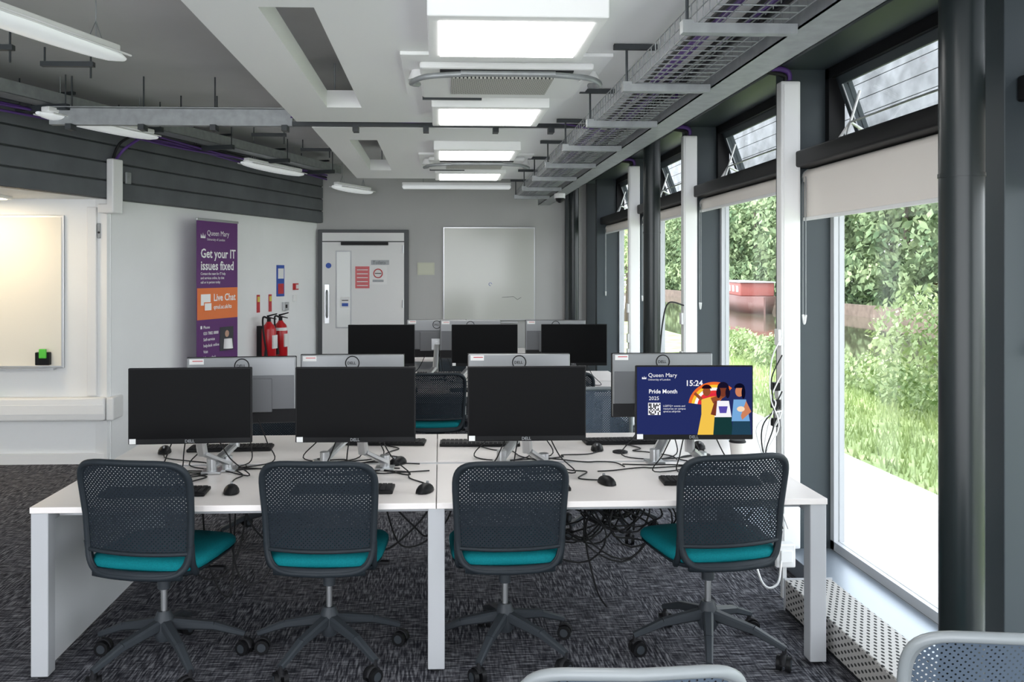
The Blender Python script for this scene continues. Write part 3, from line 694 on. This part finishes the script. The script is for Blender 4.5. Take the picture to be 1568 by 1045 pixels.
leaves('riverside_bushes',[(5.9+random.uniform(-.3,.3),5.5+i*.9,.60+random.uniform(0,.3),.65,.75,.65+random.uniform(0,.3),1800) for i in range(6)]
   +[(6.1+random.uniform(-.2,.2),10.9+i*.9,.15,.4,.6,.28+random.uniform(0,.15),700) for i in range(12)],M_leafA,.045)
leaves('trees_far_bank',[(21.6+random.uniform(-.4,.8),22+i*1.6,random.uniform(.7,1.4),1.6,1.6,1.5,600) for i in range(48)]
   +[(23+random.uniform(-1,2),20+i*1.7,random.uniform(2.5,6.5),2.4,2.4,2.6,800) for i in range(50)],M_leafB,.24,[(23,22+i*7,6,.22) for i in range(12)])
leaves('trees_far_bank',[(28+random.uniform(-1,2.5),20+i*2.4,random.uniform(2.5,9),3.4,3.2,3.4,900) for i in range(42)],M_leafB,.34,[(28,22+i*8,7,.25) for i in range(10)])
leaves('riverside_trees',[(6.2+random.uniform(-.3,.5),29+i*1.6,2.4+random.uniform(-.6,.8),.9,1.2,1.5,800) for i in range(5)],M_leafA,.09,[(6.3,30+i*3,2.4,.08) for i in range(3)])
def boat(x,y,cola,colb,s=1,rz=-10):
    b=MB(); rg=[]
    for i in range(13):
        t=i/12; yy=-7+14*t; w=1.0*(min(1,t*6,(1-t)*6))**.5 if 0<t<1 else .05
        rg.append([(-w,yy,.35),(-w*.8,yy,-.5),(w*.8,yy,-.5),(w,yy,.35)])
    b.rings(rg,cola); b.box(-.85,.85,-5,5,.35,1.05,colb,.06,3); b.box(-.9,.9,-5.1,5.1,1.05,1.1,M_leg)
    for k in range(7): b.box(-.87,-.85,-4.4+k*1.35,-3.7+k*1.35,.55,.85,M_leg); b.box(-.88,-.87,-4.45+k*1.35,-3.65+k*1.35,.85,.88,M_alu)
    place(b.mesh('narrowboat'),'narrowboat',(x,y,.05),rz,s)
boat(17.2,50,mat('boat_hull_hazed',(.16,.07,.06),.6),mat('boat_red_hazed',(.32,.09,.075),.6),1.0)  # hull and cabin reds muted, outdoor haze put into the colours
b=MB(); Mo=mat('weathered_boards',(.20,.21,.22),.8,var=.35,scale=6)
for i in range(7):
    z=2.74+i*.135; b.box(3.6,3.63,-6,20,z,z+.128,Mo)
for y in range(-4,20,4): b.box(2.36,3.6,y,y+.08,3.55,3.65,M_fin); b.box(3.63,3.70,y,y+.08,2.7,3.7,M_fin)
b.build('boarded_canopy_fascia')

# ---------------- light / world / camera ----------------
w=bpy.data.worlds.new('World'); sc.world=w; w.use_nodes=True; nt=w.node_tree; bg=nt.nodes['Background']
tc=nt.nodes.new('ShaderNodeTexCoord'); sp=nt.nodes.new('ShaderNodeSeparateXYZ'); r=nt.nodes.new('ShaderNodeValToRGB')
nt.links.new(tc.outputs['Generated'],sp.inputs[0]); nt.links.new(sp.outputs[2],r.inputs[0])
r.color_ramp.elements[0].position=0; r.color_ramp.elements[0].color=(.93,.96,1,1); r.color_ramp.elements[1].position=1; r.color_ramp.elements[1].color=(.80,.89,1,1)
nt.links.new(r.outputs[0],bg.inputs[0]); bg.inputs[1].default_value=5.0
s=bpy.data.lights.new('sun','SUN'); s.energy=4.0; s.angle=math.radians(12); s.color=(1,.97,.92)
so=bpy.data.objects.new('sun',s); bpy.context.collection.objects.link(so); so.rotation_euler=(math.radians(12),math.radians(-38),0)

cam=bpy.data.cameras.new('camera'); co=bpy.data.objects.new('camera',cam); bpy.context.collection.objects.link(co)
co.location=(0,0,1.66); co.rotation_euler=(math.radians(90),0,math.radians(-2.5))
cam.lens=1360/1568*36; cam.sensor_width=36; cam.shift_x=.0325; cam.shift_y=-.0676; cam.clip_start=.05; cam.clip_end=300
sc.camera=co
